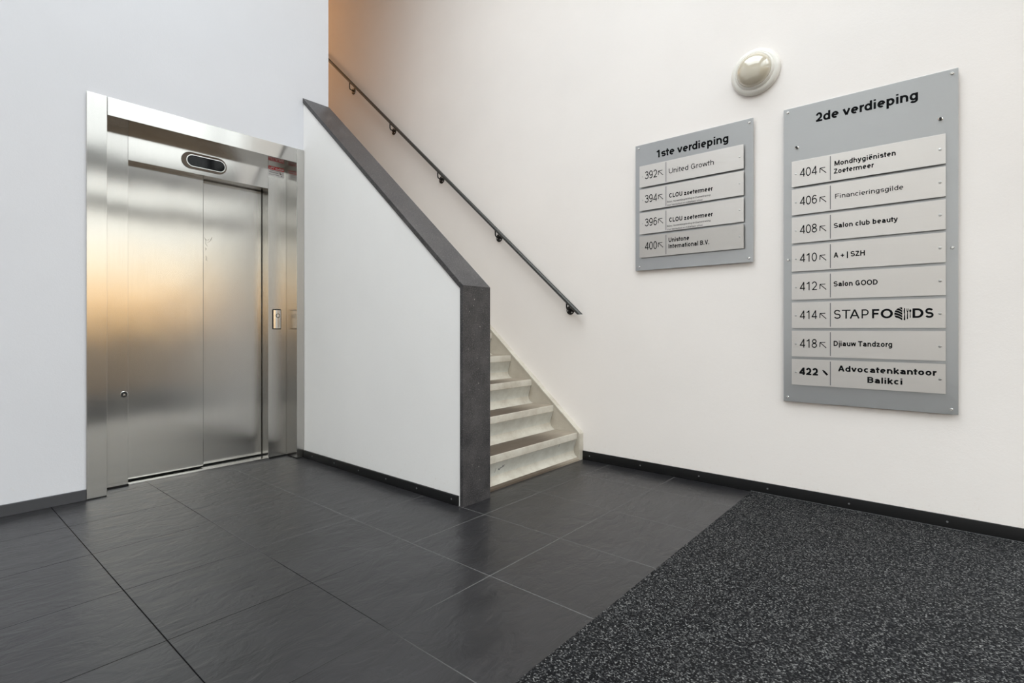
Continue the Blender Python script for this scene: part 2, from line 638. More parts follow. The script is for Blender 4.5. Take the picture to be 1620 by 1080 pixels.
    if ch == 'B':
        a, b = U(.67)
        return .67, [bar((a, 0), (a, K)), [(a, K - h), (b - .17, K - h)] + arc(b - .17, K - h - .155 + h * .3, .155, .155 - h * .3, 90, -90, 12) + [(a, .385 - h * .1)],
                     [(a, .385 - h * .1), (b - .17, .385 - h * .1)] + arc(b - .175, (.385 + h * .9) / 2, .175, (.385 - h * 1.1) / 2, 90, -90, 12) + [(a, h)]]
    if ch in 'CG':
        rx_ = .29 - h
        cy, ry = K / 2, K / 2 - h + .01
        if ch == 'C':
            return .70, [arc(.35, cy, rx_, ry, 38, 322, 28)]
        return .76, [arc(.36, cy, rx_, ry, 38, 345, 28), [(.38, .34), (.655 - h, .34), (.655 - h, .06)]]
    if ch == 'D':
        a, b = U(.72)
        return .72, [bar((a, 0), (a, K)), [(a, K - h), (b - .27, K - h)] + arc(b - .27, K / 2, .27, K / 2 - h, 90, -90, 18) + [(a, h)]]
    if ch == 'E':
        a, b = U(.66)
        return .66, [bar((a, 0), (a, K)), bar((a, K - h), (.61, K - h)), bar((a, .37), (.58, .37)), bar((a, h), (.62, h))]
    if ch == 'F':
        a, b = U(.61)
        return .61, [bar((a, 0), (a, K)), bar((a, K - h), (.575, K - h)), bar((a, .36), (.52, .36))]
    if ch == 'H':
        a, b = U(.72)
        return .72, [bar((a, 0), (a, K)), bar((b, 0), (b, K)), bar((a, .385), (b, .385))]
    if ch == 'I':
        return .28, [bar((.14, 0), (.14, K))]
    if ch == 'L':
        a, b = U(.56)
        return .56, [[(a, K), (a, h)], bar((a - h, h), (.53, h))]
    if ch == 'M':
        a, b = U(.83)
        return .83, [bar((a, 0), (a, K)), bar((b, 0), (b, K)), [(a + h * .2, K - h * .6), ((a + b) / 2, .05), (b - h * .2, K - h * .6)]]
    if ch == 'O':
        return .78, [arc(.39, K / 2, .345 - h, K / 2 - h + .01, 0, 360, 36)]
    if ch == 'P':
        a, b = U(.66)
        return .66, [bar((a, 0), (a, K)), [(a, K - h), (b - .18, K - h)] + arc(b - .18, K - h - .19, .18, .19, 90, -90, 12) + [(a, K - h - .38)]]
    if ch == 'R':
        a, s = glyph('P', w)
        return .71, s + [bar((.36, .33), (.66 - h * .6, 0))]
    if ch == 'S':
        ry = (K - w) / 4 + .006
        y1, y0 = K - h - ry + .008, h + ry - .008
        return .66, [arc(.33, y1, .245 - h * .6, ry, 22, 250, 18) + arc(.33, y0, .265 - h * .6, ry, 70, -158, 18)]
    if ch == 'T':
        return .61, [bar((.305, 0), (.305, K)), bar((.02, K - h), (.59, K - h))]
    if ch == 'U':
        a, b = U(.72)
        return .72, [[(a, K), (a, .27)] + arc((a + b) / 2, h + .24 - .01, (b - a) / 2, .24, 180, 360, 18) + [(b, K)]]
    if ch == 'V':
        return .65, [[(.02 + h, K), (.325, .03), (.63 - h, K)]]
    if ch == 'Z':
        return .61, [[(.06, K - h), (.56 - h * 1.2, K - h)], [(.56 - h * 1.2, K - h), (.05 + h * 1.2, h)], [(.04, h), (.58, h)]]
    if ch == '0':
        return .556, [arc(.278, K / 2, .235 - h, K / 2 - h + .01, 0, 360, 30)]
    if ch == '1':
        return .556, [[(.34, 0), (.34, K)], [(.34, K - h * .8), (.26, .61), (.12, .55)]]
    if ch == '2':
        return .556, [arc(.278, K - h - .2, .225 - h, .207, 165, -38, 14) + [(.075 + h, h)], [(.06 + h * .2, h), (.51, h)]]
    if ch == '3':
        return .556, [arc(.27, K - h - .16, .2 - h * .6, .165, 160, -75, 14) + [(.24, .395 - h * .2)], [(.24, .395 - h * .2)] + arc(.27, h + .19 - .01, .225 - h * .6, .19, 78, -162, 16)]
    if ch == '4':
        return .556, [bar((.40, 0), (.40, K)), [(.40 - h * .3, K - h), (.06 + h * .6, .19 + h * .2)], bar((.04, .19), (.52, .19))]
    if ch == '6':
        return .556, [arc(.282, .235, .225 - h, .235 - h + .008, 0, 360, 26), arc(.30, .36, .245 - h, .36 - h + .008, 48, 190, 16)]
    if ch == '8':
        return .556, [arc(.278, .545, .2 - h * .9, .175 - h + .01, 0, 360, 24), arc(.278, .2, .235 - h, .2 - h + .008, 0, 360, 26)]
    if ch == '9':
        return .556, [arc(.274, K - .235, .225 - h, .235 - h + .008, 0, 360, 26), arc(.256, .36, .245 - h, .36 - h + .008, 10, -132, 16)]
    if ch == '.':
        return .28, [[(.14, 0), (.14, w)]]
    if ch == ',':
        return .28, [[(.15, w), (.13, -.1)]]
    if ch == '+':
        return .58, [bar((.06, .26), (.52, .26)), bar((.29, .03), (.29, .49))]
    if ch == '|':
        return .26, [bar((.13, -.2), (.13, .74))]
    return .5, []
def ribbon(pts, w):
    """quads along a polyline, mitred"""
    p = [Vector(q) for q in pts]
    q = [p[0]]
    for a in p[1:]:
        if (a - q[-1]).length > 1e-5:
            q.append(a)
    p = q
    n = len(p)
    if n < 2:
        return []
    for i in range(1, n - 1):
        u, v = (p[i] - p[i - 1]).normalized(), (p[i + 1] - p[i]).normalized()
        if u.dot(v) < .45:                      # sharp corner: two plain strokes meeting
            return ribbon(p[:i + 1], w) + ribbon(p[i:], w)
    closed = n > 3 and (p[0] - p[-1]).length < 1e-4
    L, Rr = [], []
    for i in range(n):
        if closed:
            a, c = p[i - 1] if i else p[-2], p[i + 1] if i < n - 1 else p[1]
        else:
            a, c = p[max(0, i - 1)], p[min(n - 1, i + 1)]
        d1 = (p[i] - a).normalized() if (p[i] - a).length > 1e-7 else (c - p[i]).normalized()
        d2 = (c - p[i]).normalized() if (c - p[i]).length > 1e-7 else d1
        n1 = Vector((-d1.y, d1.x))
        n2 = Vector((-d2.y, d2.x))
        mm = n1 + n2
        if mm.length < 1e-4:
            mm = n1
        mm.normalize()
        k = min(1.6, 1 / max(.35, mm.dot(n1)))
        L.append(p[i] + mm * (w / 2 * k))
        Rr.append(p[i] - mm * (w / 2 * k))
    return [(L[i], Rr[i], Rr[i + 1], L[i + 1]) for i in range(n - 1)]
def text_quads(s, w, track=-.022):
    x, out = 0., []
    for ch in s:
        a, st = glyph(ch, w)
        for j, k in enumerate(st):
            for qd in ribbon(k, w):
                out.append([(v.x + x, v.y, j) for v in qd])
        x += a + track
    xs = [v[0] for qd in out for v in qd]
    return out, min(xs), max(xs)
def put_text(mb, s, y0, y1, z, cap, X, w=.08, z1=None, face='X', mi=0, shear=0., track=-.022):
    """lettering on a plane facing -X (running towards -Y) or facing -Y (running towards +X), fitted between y0 and y1"""
    qs, a, b = text_quads(s, w, track)
    k = (y1 - y0) / (b - a)
    kz = cap / .72
    z1 = z if z1 is None else z1
    for qd in qs:
        P = []
        for (u, v, j) in qd:
            t = (u - a) / (b - a)
            q0 = y0 + (u - a + shear * v) * k
            zz = z + (z1 - z) * t + v * kz
            Xj = X - .00012 * j         # strokes lie on one another like cut vinyl
            P.append((Xj, q0, zz) if face == 'X' else (q0, Xj, zz))
        mb.face(P, mi)

# ------------------------------------------------------------------ the room
mb = MB()
mb.face([(XL - .2, YF - .2, 0), (XW + .2, YF - .2, 0), (XW + .2, 9.2, 0), (XL - .2, 9.2, 0)])
struct('floor', mb, TILES, 'dark grey slate-look square floor tiles with thin joints', 'floor')

mb = MB()
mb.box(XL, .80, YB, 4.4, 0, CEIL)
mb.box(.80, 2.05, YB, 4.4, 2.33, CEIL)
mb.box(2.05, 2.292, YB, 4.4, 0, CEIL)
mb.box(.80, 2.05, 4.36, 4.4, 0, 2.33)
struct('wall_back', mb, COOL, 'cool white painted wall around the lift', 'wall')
mb = MB()
mb.box(XW, XW + .2, YE, 9.2, 0, CEIL)
struct('wall_right', mb, WARM, 'warm white rendered wall carrying the sign boards and handrail', 'wall')
mb = MB()
mb.box(2.092, 2.292, 4.4, 9.2, 0, CEIL)
struct('wall_stairwell', mb, WARM)
mb = MB()
mb.box(2.092, XW, 9.0, 9.2, 0, CEIL)
struct('wall_landing', mb, WARM)
mb = MB()
RX0, RX1, RY0, RY1 = -1.8, 2.6, -.6, 3.4          # opening for an unseen rooflight, added to light the walls
mb.box(XL - .25, XW + .2, YF - .25, RY0, CEIL, CEIL + .2)
mb.box(XL - .25, XW + .2, RY1, 9.2, CEIL, CEIL + .2)
mb.box(XL - .25, RX0, RY0, RY1, CEIL, CEIL + .2)
mb.box(RX1, XW + .2, RY0, RY1, CEIL, CEIL + .2)
struct('ceiling', mb, CEILM)
# low wall beside the stairs, sloping with the flight
SL = (2.812 - 1.255) / (3.893 - 2.112)
TV = .028 * math.hypot(1, SL)             # coping thickness measured straight up
def cz(y):
    return 1.255 + (y - 2.112) * SL
mb = MB()
mb.prism([(2.136, 0), (YB, 0), (YB, cz(YB) - TV), (2.136, cz(2.136) - TV)], 'X', 2.078, 2.29)
struct('wall_balustrade', mb, WHITE, 'white low wall with a sloping top between lift and stairs', 'wall')
# glazed entrance front behind the camera with side glazing and an added rooflight
def glazing(name, horizontal, a0, a1, fixed, mull, rails, gz):
    """rails: (z0, z1) solid bands"""
    f = MB()
    def bx(p0, p1, z0, z1, d=.05):
        if horizontal:
            f.box(p0, p1, fixed - d, fixed + d, z0, z1)
        else:
            f.box(fixed - d, fixed + d, p0, p1, z0, z1)
    for z0, z1 in rails:
        bx(a0, a1, z0, z1, .06)
    for p in mull:
        bx(p - .035, p + .035, 0, CEIL, .055)
    o = tag(f.build(name, FRAME), kind='structure')
    f = MB()
    for z0, z1 in gz:
        if horizontal:
            f.box(a0, a1, fixed - .006, fixed + .006, z0, z1)
        else:
            f.box(fixed - .006, fixed + .006, a0, a1, z0, z1)
    f.build('pane', GLASS, o)
    return o
glazing('window_1', True, XL, XW + .1, YF, (XL + .04, -1.2, .2, 1.8, XW + .05), ((0, .05), (2.72, 2.92), (3.28, 3.62), (5.55, CEIL)),
        ((.05, 2.72), (2.92, 3.28), (3.62, 5.55)))
mb = MB()
mb.box(XL - .2, XL, YF - .1, YB + .4, 0, CEIL)
struct('wall_left', mb, WHITE)
mb = MB()
for x in (RX0 + .03, -.35, 1.15, RX1 - .03):
    mb.box(x - .03, x + .03, RY0, RY1, CEIL + .08, CEIL + .2)
wn2 = tag(mb.build('added_rooflight', FRAME), kind='structure')  # unseen rooflight, added for more even light in the lobby
mb = MB()
mb.box(RX0, RX1, RY0, RY1, CEIL + .13, CEIL + .142)
mb.build('pane', GLASS, wn2)
glazing('window_3', False, YF, YE, XW + .05, (YE - .04,), ((0, .05), (2.72, 2.92), (3.28, 3.62), (5.55, CEIL)),
        ((.05, 2.72), (2.92, 3.28), (3.62, 5.55)))
mb = MB()
mb.box(-60, 60, -60, YF - .26, -.3, -.05)
mb.box(XW + .26, 60, YF - .26, 60, -.3, -.05)
struct('ground', mb, PAVE)

# skirtings
mb = MB()
mb.box(XL, .727, YB - .014, YB, 0, .063, bevel=.002)
struct('baseboard_back', mb, SKIRT_LIT, 'black skirting left of the lift, coloured lighter where it faces the light', 'skirting')
mb = MB()
mb.box(3.428, XW, YE, 2.183, 0, .068, bevel=.002)
for i in range(7):
    y = 2.12 - i * .42
    mb.lathe([(.005, 0), (.005, .0015), (0, .002)], (3.428, y, .036), (-1, 0, 0), 10, 1)
mb.box(3.4245, 3.4279, YE, .955, .0, .0055, 1)
struct('baseboard_right', mb, [SKIRT, INKG], 'black skirting under the sign boards', 'skirting')
mb = MB()
mb.box(2.065, 2.078, 2.150, YB - .02, 0, .057, bevel=.002)
for i in range(6):
    y = 2.20 + i * .31
    mb.lathe([(.005, 0), (.005, .0015), (0, .002)], (2.065, y, .032), (-1, 0, 0), 10, 1)
struct('baseboard_balustrade', mb, [SKIRT, INKG], 'black skirting along the low stair wall', 'skirting')

# entrance mat
mb = MB()
mb.box(.15, 3.424, YF + .12, .950, .0, .005)
tag(mb.build('entrance_mat', CARPET), 'charcoal flecked ribbed entrance mat laid edge to edge with the tiles', 'mat')

# ------------------------------------------------------------------ stone coping
cop = thing('coping', (2.185, 2.112, 0), 'dark bluestone coping down the sloping top and end of the low stair wall', 'coping')
mb = MB()
mb.prism([(2.112, 0), (2.136, 0), (2.136, cz(2.136) - TV), (2.112, cz(2.112))], 'X', 2.071, 2.298)
mb.build('end_slab', STONE, cop)
mb = MB()
e = .0006
mb.prism([(2.112, cz(2.112) + e), (2.136, cz(2.136) - TV + e), (YB - .001, cz(YB) - TV), (YB - .001, cz(YB))], 'X', 2.071, 2.298)
mb.build('sloping_slab', STONE, cop)

# ------------------------------------------------------------------ stairs
st = thing('staircase', (2.84, 2.2, 0), 'worn cream concrete staircase rising between low wall and right wall', 'stairs')
GO, RI = .223, .1905
Y1, Z1 = 2.207, .2105
NST = 17
def step_profile(k):
    y, z = Y1 + GO * k, Z1 + RI * k
    last = [(-.022, -.2105 + .012), (-.024, -.2105)] if k == 0 else [(-.018, -.1905)]
    p = [(0.004, 0), (.001, -.002), (0, -.006), (0, -.048), (.004, -.052), (.028, -.118), (.031, -.140), (.027, -.160), (.014, -.178), (-.004, -.188)] + last
    mi = [1, 1, 1, 1, 2, 2, 1, 1, 1, 1] + [0] * (len(last))
    if k == 0:
        mi = [1, 1, 1, 1, 2, 2, 1, 1, 1, 3, 3, 3]
    front = [(y + a, z + b) for a, b in p]
    back = Y1 + GO * (k + 1) + .045
    bot = front[-1][1]
    prof = front + [(back, bot), (back, z)]
    mis = mi[:len(front) - 1] + [1, 1, 0]
    return prof, mis
for k in range(NST):
    prof, mis = step_profile(k)
    mb = MB()
    mb.prism(prof, 'X', 2.293, 3.390, mis)
    o = mb.build('step', [TREAD, CONC, RISER, TREAD], st, smooth=42)
    first_step = o if k == 0 else first_step
def on_riser(x, z, d=.0012):
    zz = z - Z1                                  # first riser leans back from -.052 to -.118
    return (x, Y1 + .004 + .024 * (-zz - .052) / .066 - d, z)
mb = MB()
for q in (ribbon([(2.473, .090), (2.474, .122)], .003) + ribbon([(2.500, .112), (2.512, .101), (2.522, .116)], .007)
          + ribbon([(2.527, .112), (2.543, .119)], .008) + ribbon([(2.536, .126), (2.549, .117), (2.552, .130)], .006)
          + ribbon([(3.155, .140), (3.162, .154), (3.159, .163)], .006)):
    mb.face([on_riser(v.x, v.y) for v in q])
mb.build('scuff_marks', INKG, first_step)
mb = MB()
ly = Y1 + GO * NST
lz = Z1 + RI * NST
mb.box(2.293, 3.438, ly, 8.998, lz - .2, lz)
mb.build('landing', CONC, st)
mb = MB()
def sz(y):
    return .212 + (y - 2.190) * .8625
mb.prism([(2.186, 0), (2.186, .200), (2.192, .212), (ly, sz(ly)), (ly + .4, sz(ly)), (ly + .4, sz(ly) - .4), (2.5, 0)], 'X', 3.392, 3.4395)
o = mb.build('stringer', [STRING, CONC], st)
mb = MB()
mb.prism([(2.184, 0), (2.184, .202), (2.192, .2135), (ly, sz(ly) + .0015), (ly, sz(ly) - .012), (2.198, .206), (2.196, 0)], 'X', 3.388, 3.4395)
mb.build('stringer_edge', CONC, st)

# ------------------------------------------------------------------ handrail
hr = thing('handrail', (3.37, 2.23, 1.08), 'grey metal tube handrail on black brackets climbing the right wall above the stairs', 'handrail')
XH = 3.385
def hz(y):
    return HZ0 + .876 * (y - 2.212)
RR = .016
HZ0 = 1.1483
mb = MB()
dv = Vector((0, 1, .876)).normalized()
mb.tube([(XH, 2.182, hz(2.182)), (XH, 5.95, hz(5.95))], RR, 20)
mb.bm.verts.ensure_lookup_table()
for v in list(mb.bm.verts)[:20]:            # lower end sawn off level
    v.co -= dv * ((v.co.z - (hz(2.182) - .004)) / dv.z)
mb.build('rail', RAILM, hr)
def bracket(y, z):
    mb = MB()
    mb.tube([(3.434, y, z + .004), (XH + .016, y, z + .006), (XH + .005, y, z + .010), (XH, y, z + .022), (XH, y, hz(y) - RR * .6)], .006, 10)
    b = mb.build('bracket', BRKM, hr)
    mb = MB()
    mb.lathe([(.036, 0), (.036, .004), (.034, .006), (.014, .0065), (.013, .012), (0, .012)], (XW, y, z), (-1, 0, 0), 28)
    mb.build('rosette', BRKM, b)
    for k in range(3):
        a = R(72 + 120 * k)
        mb = MB()
        mb.lathe([(.0065, .005), (.006, .0075), (0, .0085)], (XW, y - .024 * math.cos(a), z + .024 * math.sin(a)), (-1, 0, 0), 10)
        mb.build('screw', SCREW, b)
for y, z in ((2.301, 1.155), (3.05, 1.809), (3.799, 2.458), (4.551, 3.112), (5.311, 3.763)):
    bracket(y, z)

# ------------------------------------------------------------------ wall lamp
lp = thing('wall_lamp', (XW, .93, 2.592), 'round cream bulkhead lamp, unlit, on the wall between the two sign boards', 'lamp')
mb = MB()
mb.lathe([(0, 0), (.134, 0), (.141, .004), (.1425, .012), (.139, .022), (.128, .030), (.118, .034), (.114, .033), (.112, .036), (.108, .046), (.104, .050), (.098, .048)],
         (XW, .93, 2.592), (-1, 0, 0), 72)
mb.build('lamp_ring', LAMPW, lp)
mb = MB()
mb.lathe([(.1005, .040)] + [(.1 * math.cos(R(a)), .046 + .058 * math.sin(R(a))) for a in range(0, 91, 6)], (XW, .93, 2.592), (-1, 0, 0), 72)
mb.build('lamp_glass', OPAL, lp)

# ------------------------------------------------------------------ sign boards
XB0, XB1 = 3.418, 3.424         # board
XP0, XP1 = 3.3985, 3.4025       # name plates
XT = XP0 - .0005
def disc(x, y, z, r, m, name, par, h=.003, slot=None, lab=None):
    mb = MB()
    mb.lathe([(r, 0), (r, h * .5), (r * .7, h), (0, h)], (x, y, z), (-1, 0, 0), 16)
    o = mb.build(name, m, par)
    if lab:
        o['label'] = lab
    return o
def arrow(mb, y, z, s, w):
    """up-left pointing arrow: tip at (y, z); left on the board is +Y"""
    for a, b in (((0, 0), (1, -1)), ((-.0, 0), (.85, .02)), ((0, 0), (-.02, -.85))):
        for q in ribbon([(a[0] * s, a[1] * s), (b[0] * s, b[1] * s)], w):
            mb.face([(XT, y - v.x, z + v.y) for v in q])
def plate(par, y0, y1, z0, z1, num, m, lines, bold_num=False, arrow_kind='thin', logo=False, nbox=None, dv=None, sc=None):
    mb = MB()
    mb.box(XP0, XP1, y1, y0, z0, z1, bevel=.0006)
    p = mb.build('name_plate', m, par)
    p['label'] = 'silver name plate numbered ' + num
    na, nb, nz, ncap = nbox
    mb = MB()
    put_text(mb, num, na, nb, nz, ncap, XT, .165 if bold_num else .088)
    mb.build('number_lettering', INK, p)
    mb = MB()
    ay, az, asz = dv[2], dv[3], dv[4]
    if arrow_kind == 'thin':
        arrow(mb, ay, az, asz, .0042)
    else:
        for q in ribbon([(0, 0), (.007, -.007)], .007) + ribbon([(.006, -.006), (.024, -.027)], .0105):
            mb.face([(XT, ay - v.x, az + v.y) for v in q])
    mb.build('arrow', INK, p)
    mb = MB()
    dy, dd = dv[0], dv[1]
    mb.face([(XT, dy + dd, z0 + .008), (XT, dy - dd, z0 + .008), (XT, dy - dd, z1 - .008), (XT, dy + dd, z1 - .008)])
    mb.build('divider_line', INKG, p)
    if lines:
        mb = MB()
        for (t, a, b, z, cap, w) in lines:
            put_text(mb, t, a, b, z, cap, XT, w)
        mb.build('name_lettering', INK, p)
    if logo:
        mb = MB()
        for ch, a, b, w in (('S', .507, .475, .10), ('T', .470, .429, .10), ('A', .433, .387, .10), ('P', .378, .346, .10),
                            ('F', .331, .299, .145), ('O', .293, .240, .145), ('D', .158, .113, .145), ('S', .106, .073, .145)):
            put_text(mb, ch, a, b, 1.0655, .0495, XT, w)
        mb.build('name_lettering', INK, p)
        mb = MB()
        cy, cz_, ry, rz = .200, 1.088, .0345, .034
        # striped half disc
        n = 60
        def hw(z):
            return ry * math.sqrt(max(0, 1 - ((z - cz_) / rz) ** 2))
        bands = [(1.122, 1.114, 1.103), (1.109, 1.098, 1.090), (1.094, 1.083, 1.077), (1.080, 1.070, 1.064), (1.067, 1.060, 1.054)]
        # stripes curve down to the right, separated by thin silver gaps
        for bi in range(5):
            zt = 1.1235 - bi * .0138
            zb = zt - .0112
            pts_t, pts_b = [], []
            for k in range(15):
                f = k / 14
                yy = cy + ry * (1 - f)                  # left to right
                lim = rz * math.sqrt(max(0, 1 - ((yy - cy) / ry) ** 2))
                drop = .004 - .016 * f * f + .008
                t_ = min(cz_ + lim, max(cz_ - lim, zt + drop))
                b_ = min(cz_ + lim, max(cz_ - lim, zb + drop))
                pts_t.append((XT, yy, t_))
                pts_b.append((XT, yy, b_))
            for k in range(14):
                if pts_t[k][2] - pts_b[k][2] > 1e-4 or pts_t[k + 1][2] - pts_b[k + 1][2] > 1e-4:
                    mb.face([pts_t[k], pts_b[k], pts_b[k + 1], pts_t[k + 1]])
        def shp(pts):
            mb.face([(XT, a, b) for a, b in pts])
        # knife, fork, spoon
        shp([(.1925, 1.118), (.1885, 1.118), (.1885, 1.088), (.1935, 1.088), (.1945, 1.104)])
        shp([(.1925, 1.087), (.1885, 1.087), (.1875, 1.054), (.1945, 1.054)])
        for k in range(4):
            y = .1838 - k * .0030
            shp([(y, 1.115), (y - .0013, 1.115), (y - .0013, 1.103), (y, 1.103)])
        shp([(.1838, 1.1035), (.1735, 1.1035), (.1770, 1.097), (.1803, 1.097)])
        shp([(.1800, 1.097), (.1773, 1.097), (.1762, 1.060), (.1815, 1.060)])
        shp([(.1672 + .0042 * math.cos(R(a)), 1.103 + .0075 * math.sin(R(a))) for a in range(0, 360, 20)])
        shp([(.1682, 1.097), (.1662, 1.097), (.1652, 1.067), (.1692, 1.067)])
        mb.build('emblem', INK, p)
    for (sy, szz, r_, mm) in sc:
        disc(XP0, sy, szz, r_, mm, 'screw', p, .0016)
    # stand-off pins to the board behind
    for (sy, szz, r_, mm) in sc:
        mb = MB()
        mb.lathe([(.004, 0), (.004, XB0 - XP1 + .0004)], (XP1 - .0002, sy, szz), (1, 0, 0), 10)
        mb.build('stand_off', SCREW, p)
    return p
def board(label, y0, y1, z0, z1, screws, loc):
    t = thing('directory_board', loc, label, 'sign board', 'floor directory boards')
    mb = MB()
    mb.box(XB0, XB1, y1, y0, z0, z1, bevel=.0008)
    mb.build('back_panel', BOARD, t)
    for y, z in screws:
        o = disc(XB0, y, z, .0078, CHROME, 'screw_cap', t, .005)
        mb = MB()
        mb.lathe([(.007, 0), (.007, XW - XB1)], (XB1 - .0003, y, z), (1, 0, 0), 12)
        mb.build('spacer', SCREW, o)
    return t
b1 = board('smaller grey directory board, first floor, with four silver name plates', 1.731, .938, 1.422, 2.3115,
           ((1.706, 2.289), (.962, 2.286), (1.702, 1.448), (.964, 1.447)), (XB1, 1.335, 1.866))
mb = MB()
put_text(mb, '1ste verdieping', 1.572, 1.087, 2.196, .0525, XB0 - .0005, .150, track=-.045)
mb.build('title_lettering', INK, b1)
SMALL = (('Bijles, Huiswerkbegeleiding en Examentraining', 1.486, 1.194, -.1215, .0115, .095), ('Voor basisschool en middelbare school', 1.486, 1.245, -.1445, .0115, .095))
rows1 = [('392', PLATE, [('United Growth', 1.474, 1.172, -.0905, .034, .095)]),
         ('394', PLATE, [('CLOU zoetermeer', 1.471, 1.179, -.0905, .030, .15)] + list(SMALL)),
         ('396', PLATE, [('CLOU zoetermeer', 1.471, 1.179, -.0905, .030, .15)] + list(SMALL)),
         ('400', PLATE2, [('Unistone', 1.476, 1.333, -.061, .030, .145), ('International B.V.', 1.476, 1.201, -.1035, .030, .145)])]
for i, (num, m, lines) in enumerate(rows1):
    zt = 2.1545 - i * .1652
    lines = [(t, a, b, zt + z, c, w) for (t, a, b, z, c, w) in lines]
    plate(b1, 1.691, .990, zt - .150, zt, num, m, lines, nbox=(1.649, 1.559, zt - .0975, .0535), dv=(1.494, .0022, 1.549, zt - .058, .034),
          sc=((1.667, zt - .075, .0045, SCREW), (1.014, zt - .075, .005, SCREW)))
b2 = board('larger grey directory board, second floor, with eight silver name plates', .7685, -.023, .580, 2.3105,
           ((.746, 2.289), (.001, 2.288), (.744, 1.417), (.000, 1.416), (.747, .605), (.005, .605)), (XB1, .373, 1.445))
mb = MB()
put_text(mb, '2de verdieping', .600, .136, 2.197, .0515, XB0 - .0005, .150, track=-.045)
mb.build('title_lettering', INK, b2)
for y in (.698, .046):
    o = disc(XB0, y, 2.0715, .010, CHROME, 'empty_fixing', b2, .005, lab='bare fixing stud of a missing name plate')
    mb = MB()
    mb.lathe([(.0055, 0), (.0055, .012), (0, .012)], (XB0 - .004, y, 2.0715), (-1, 0, 0), 14)
    mb.build('stud', BLACKGAP, o)
rows2 = [('404', [('Mondhygiënisten', .505, .228, -.067, .028, .15), ('Zoetermeer', .508, .323, -.111, .028, .15)]),
         ('406', [('Financieringsgilde', .502, .196, -.0855, .0255, .10)]),
         ('408', [('Salon club beauty', .508, .219, -.085, .0275, .15)]),
         ('410', [('A + | SZH', .509, .363, -.086, .029, .15)]),
         ('412', [('Salon GOOD', .509, .306, -.082, .029, .15)]),
         ('414', None),
         ('418', [('Djiauw Tandzorg', .509, .243, -.085, .029, .15)]),
         ('422', [('Advocatenkantoor', .488, .061, -.061, .0325, .16), ('Balikci', .352, .200, -.116, .0325, .16)])]
for i, (num, lines) in enumerate(rows2):
    zt = 1.9885 - i * .1651
    ls = [(t, a, b, zt + z, c, w) for (t, a, b, z, c, w) in (lines or [])]
    last = num == '422'
    plate(b2, .721, .026, zt - .150, zt, num, PLATE, ls, bold_num=last, arrow_kind='thick' if last else 'thin', logo=lines is None,
          nbox=(.681, .586, zt - .0905, .0425) if last else (.678, .591, zt - .0975, .0495),
          dv=(.525, .0020, .563 if last else .576, zt - (.058 if last else .066), .031),
          sc=((.699, zt - .0765, .0055, SCREW), (.0475, zt - .0765, .0070, SCREW)))

# ------------------------------------------------------------------ the lift
YFR = 3.890         # frame face
YP = 4.058          # pilaster / header face
lf = thing('elevator', (1.42, YP, 0), 'stainless steel lift entrance with two closed sliding door panels and a black display', 'elevator')
mb = MB()
mb.box(.7285, .8255, YFR, YP - .002, .006, 2.4085, bevel=.0012)
mb.build('frame_post', STEEL, lf)
mb = MB()
mb.box(2.0155, 2.0755, YFR, YP - .002, .006, 2.4085, bevel=.0012)
mb.build('frame_post', STEEL, lf)
mb = MB()
mb.box(.8285, 2.0145, YFR + .002, YP + .02, 2.2985, 2.4075, bevel=.0012)
mb.build('frame_lintel', STEELD, lf)
mb = MB()
mb.box(.8255, .9705, YP, 4.118, .010, 2.30, bevel=.0008)
pil = mb.build('jamb', STEEL, lf)
mb = MB()
mb.box(1.8710, 2.0180, YP, 4.235, .010, 2.30, bevel=.0008)
pir = mb.build('jamb', STEEL, lf)
mb = MB()
mb.box(.9715, 1.8700, YP, 4.1265, 2.0965, 2.30, bevel=.0008)
mb.box(1.437, 1.8700, 4.1266, 4.164, 2.104, 2.30)
hd = mb.build('header_panel', STEELD, lf)
mb = MB()
mb.box(.9715, 1.436, 4.128, 4.152, .022, 2.16, bevel=.0015)
d1 = mb.build('door_panel', STEEL, lf)
mb = MB()
mb.box(1.4361, 1.4373, 4.1285, 4.165, .024, 2.158)
mb.build('seam_shade_strip', BLACKGAP, d1)  # black strip standing in for the shaded seam between door panels
mb = MB()
mb.box(1.43, 1.866, 4.166, 4.190, .022, 2.16, bevel=.0015)
d2 = mb.build('door_panel', STEEL, lf)
mb = MB()
def scr(pts, w=.0022):
    for q in ribbon(pts, w):
        mb.face([(v.x, 4.1654, v.y) for v in q])
scr([(1.456, 1.675), (1.468, 1.650), (1.463, 1.630), (1.478, 1.612)])
scr([(1.463, 1.662), (1.480, 1.655), (1.489, 1.668)])
scr([(1.475, 1.640), (1.492, 1.648), (1.508, 1.683), (1.499, 1.655)], .0018)
scr([(1.459, 1.600), (1.470, 1.593), (1.462, 1.580)])
scr([(1.464, 1.540), (1.474, 1.528), (1.466, 1.512), (1.478, 1.508)], .0026)
mb.build('scratch_marks', SCRM, d2)
mb = MB()
mb.box(.9705, 1.871, YP - .012, 4.24, .0, .012, bevel=.001)
for y in (4.14, 4.178):
    mb.box(.972, 1.8695, y - .005, y + .005, .0121, .0126, 1)
mb.build('door_sill', [STEELD, BLACKGAP], lf)
mb = MB()
mb.box(.83, 2.05, 4.25, 4.35, 0, 2.32)
mb.box(.83, .9705, 4.07, 4.2, .0, .0098)
mb.box(1.8712, 2.018, 4.07, 4.2, .0, .0098)
mb.box(.7305, .8240, 3.895, 4.04, .0, .0055)
mb.box(2.0175, 2.0735, 3.895, 4.04, .0, .0055)
mb.build('shaft_and_gap_fill', BLACKGAP, lf)  # black backing behind the doors; low blocks paint shade under jambs and posts
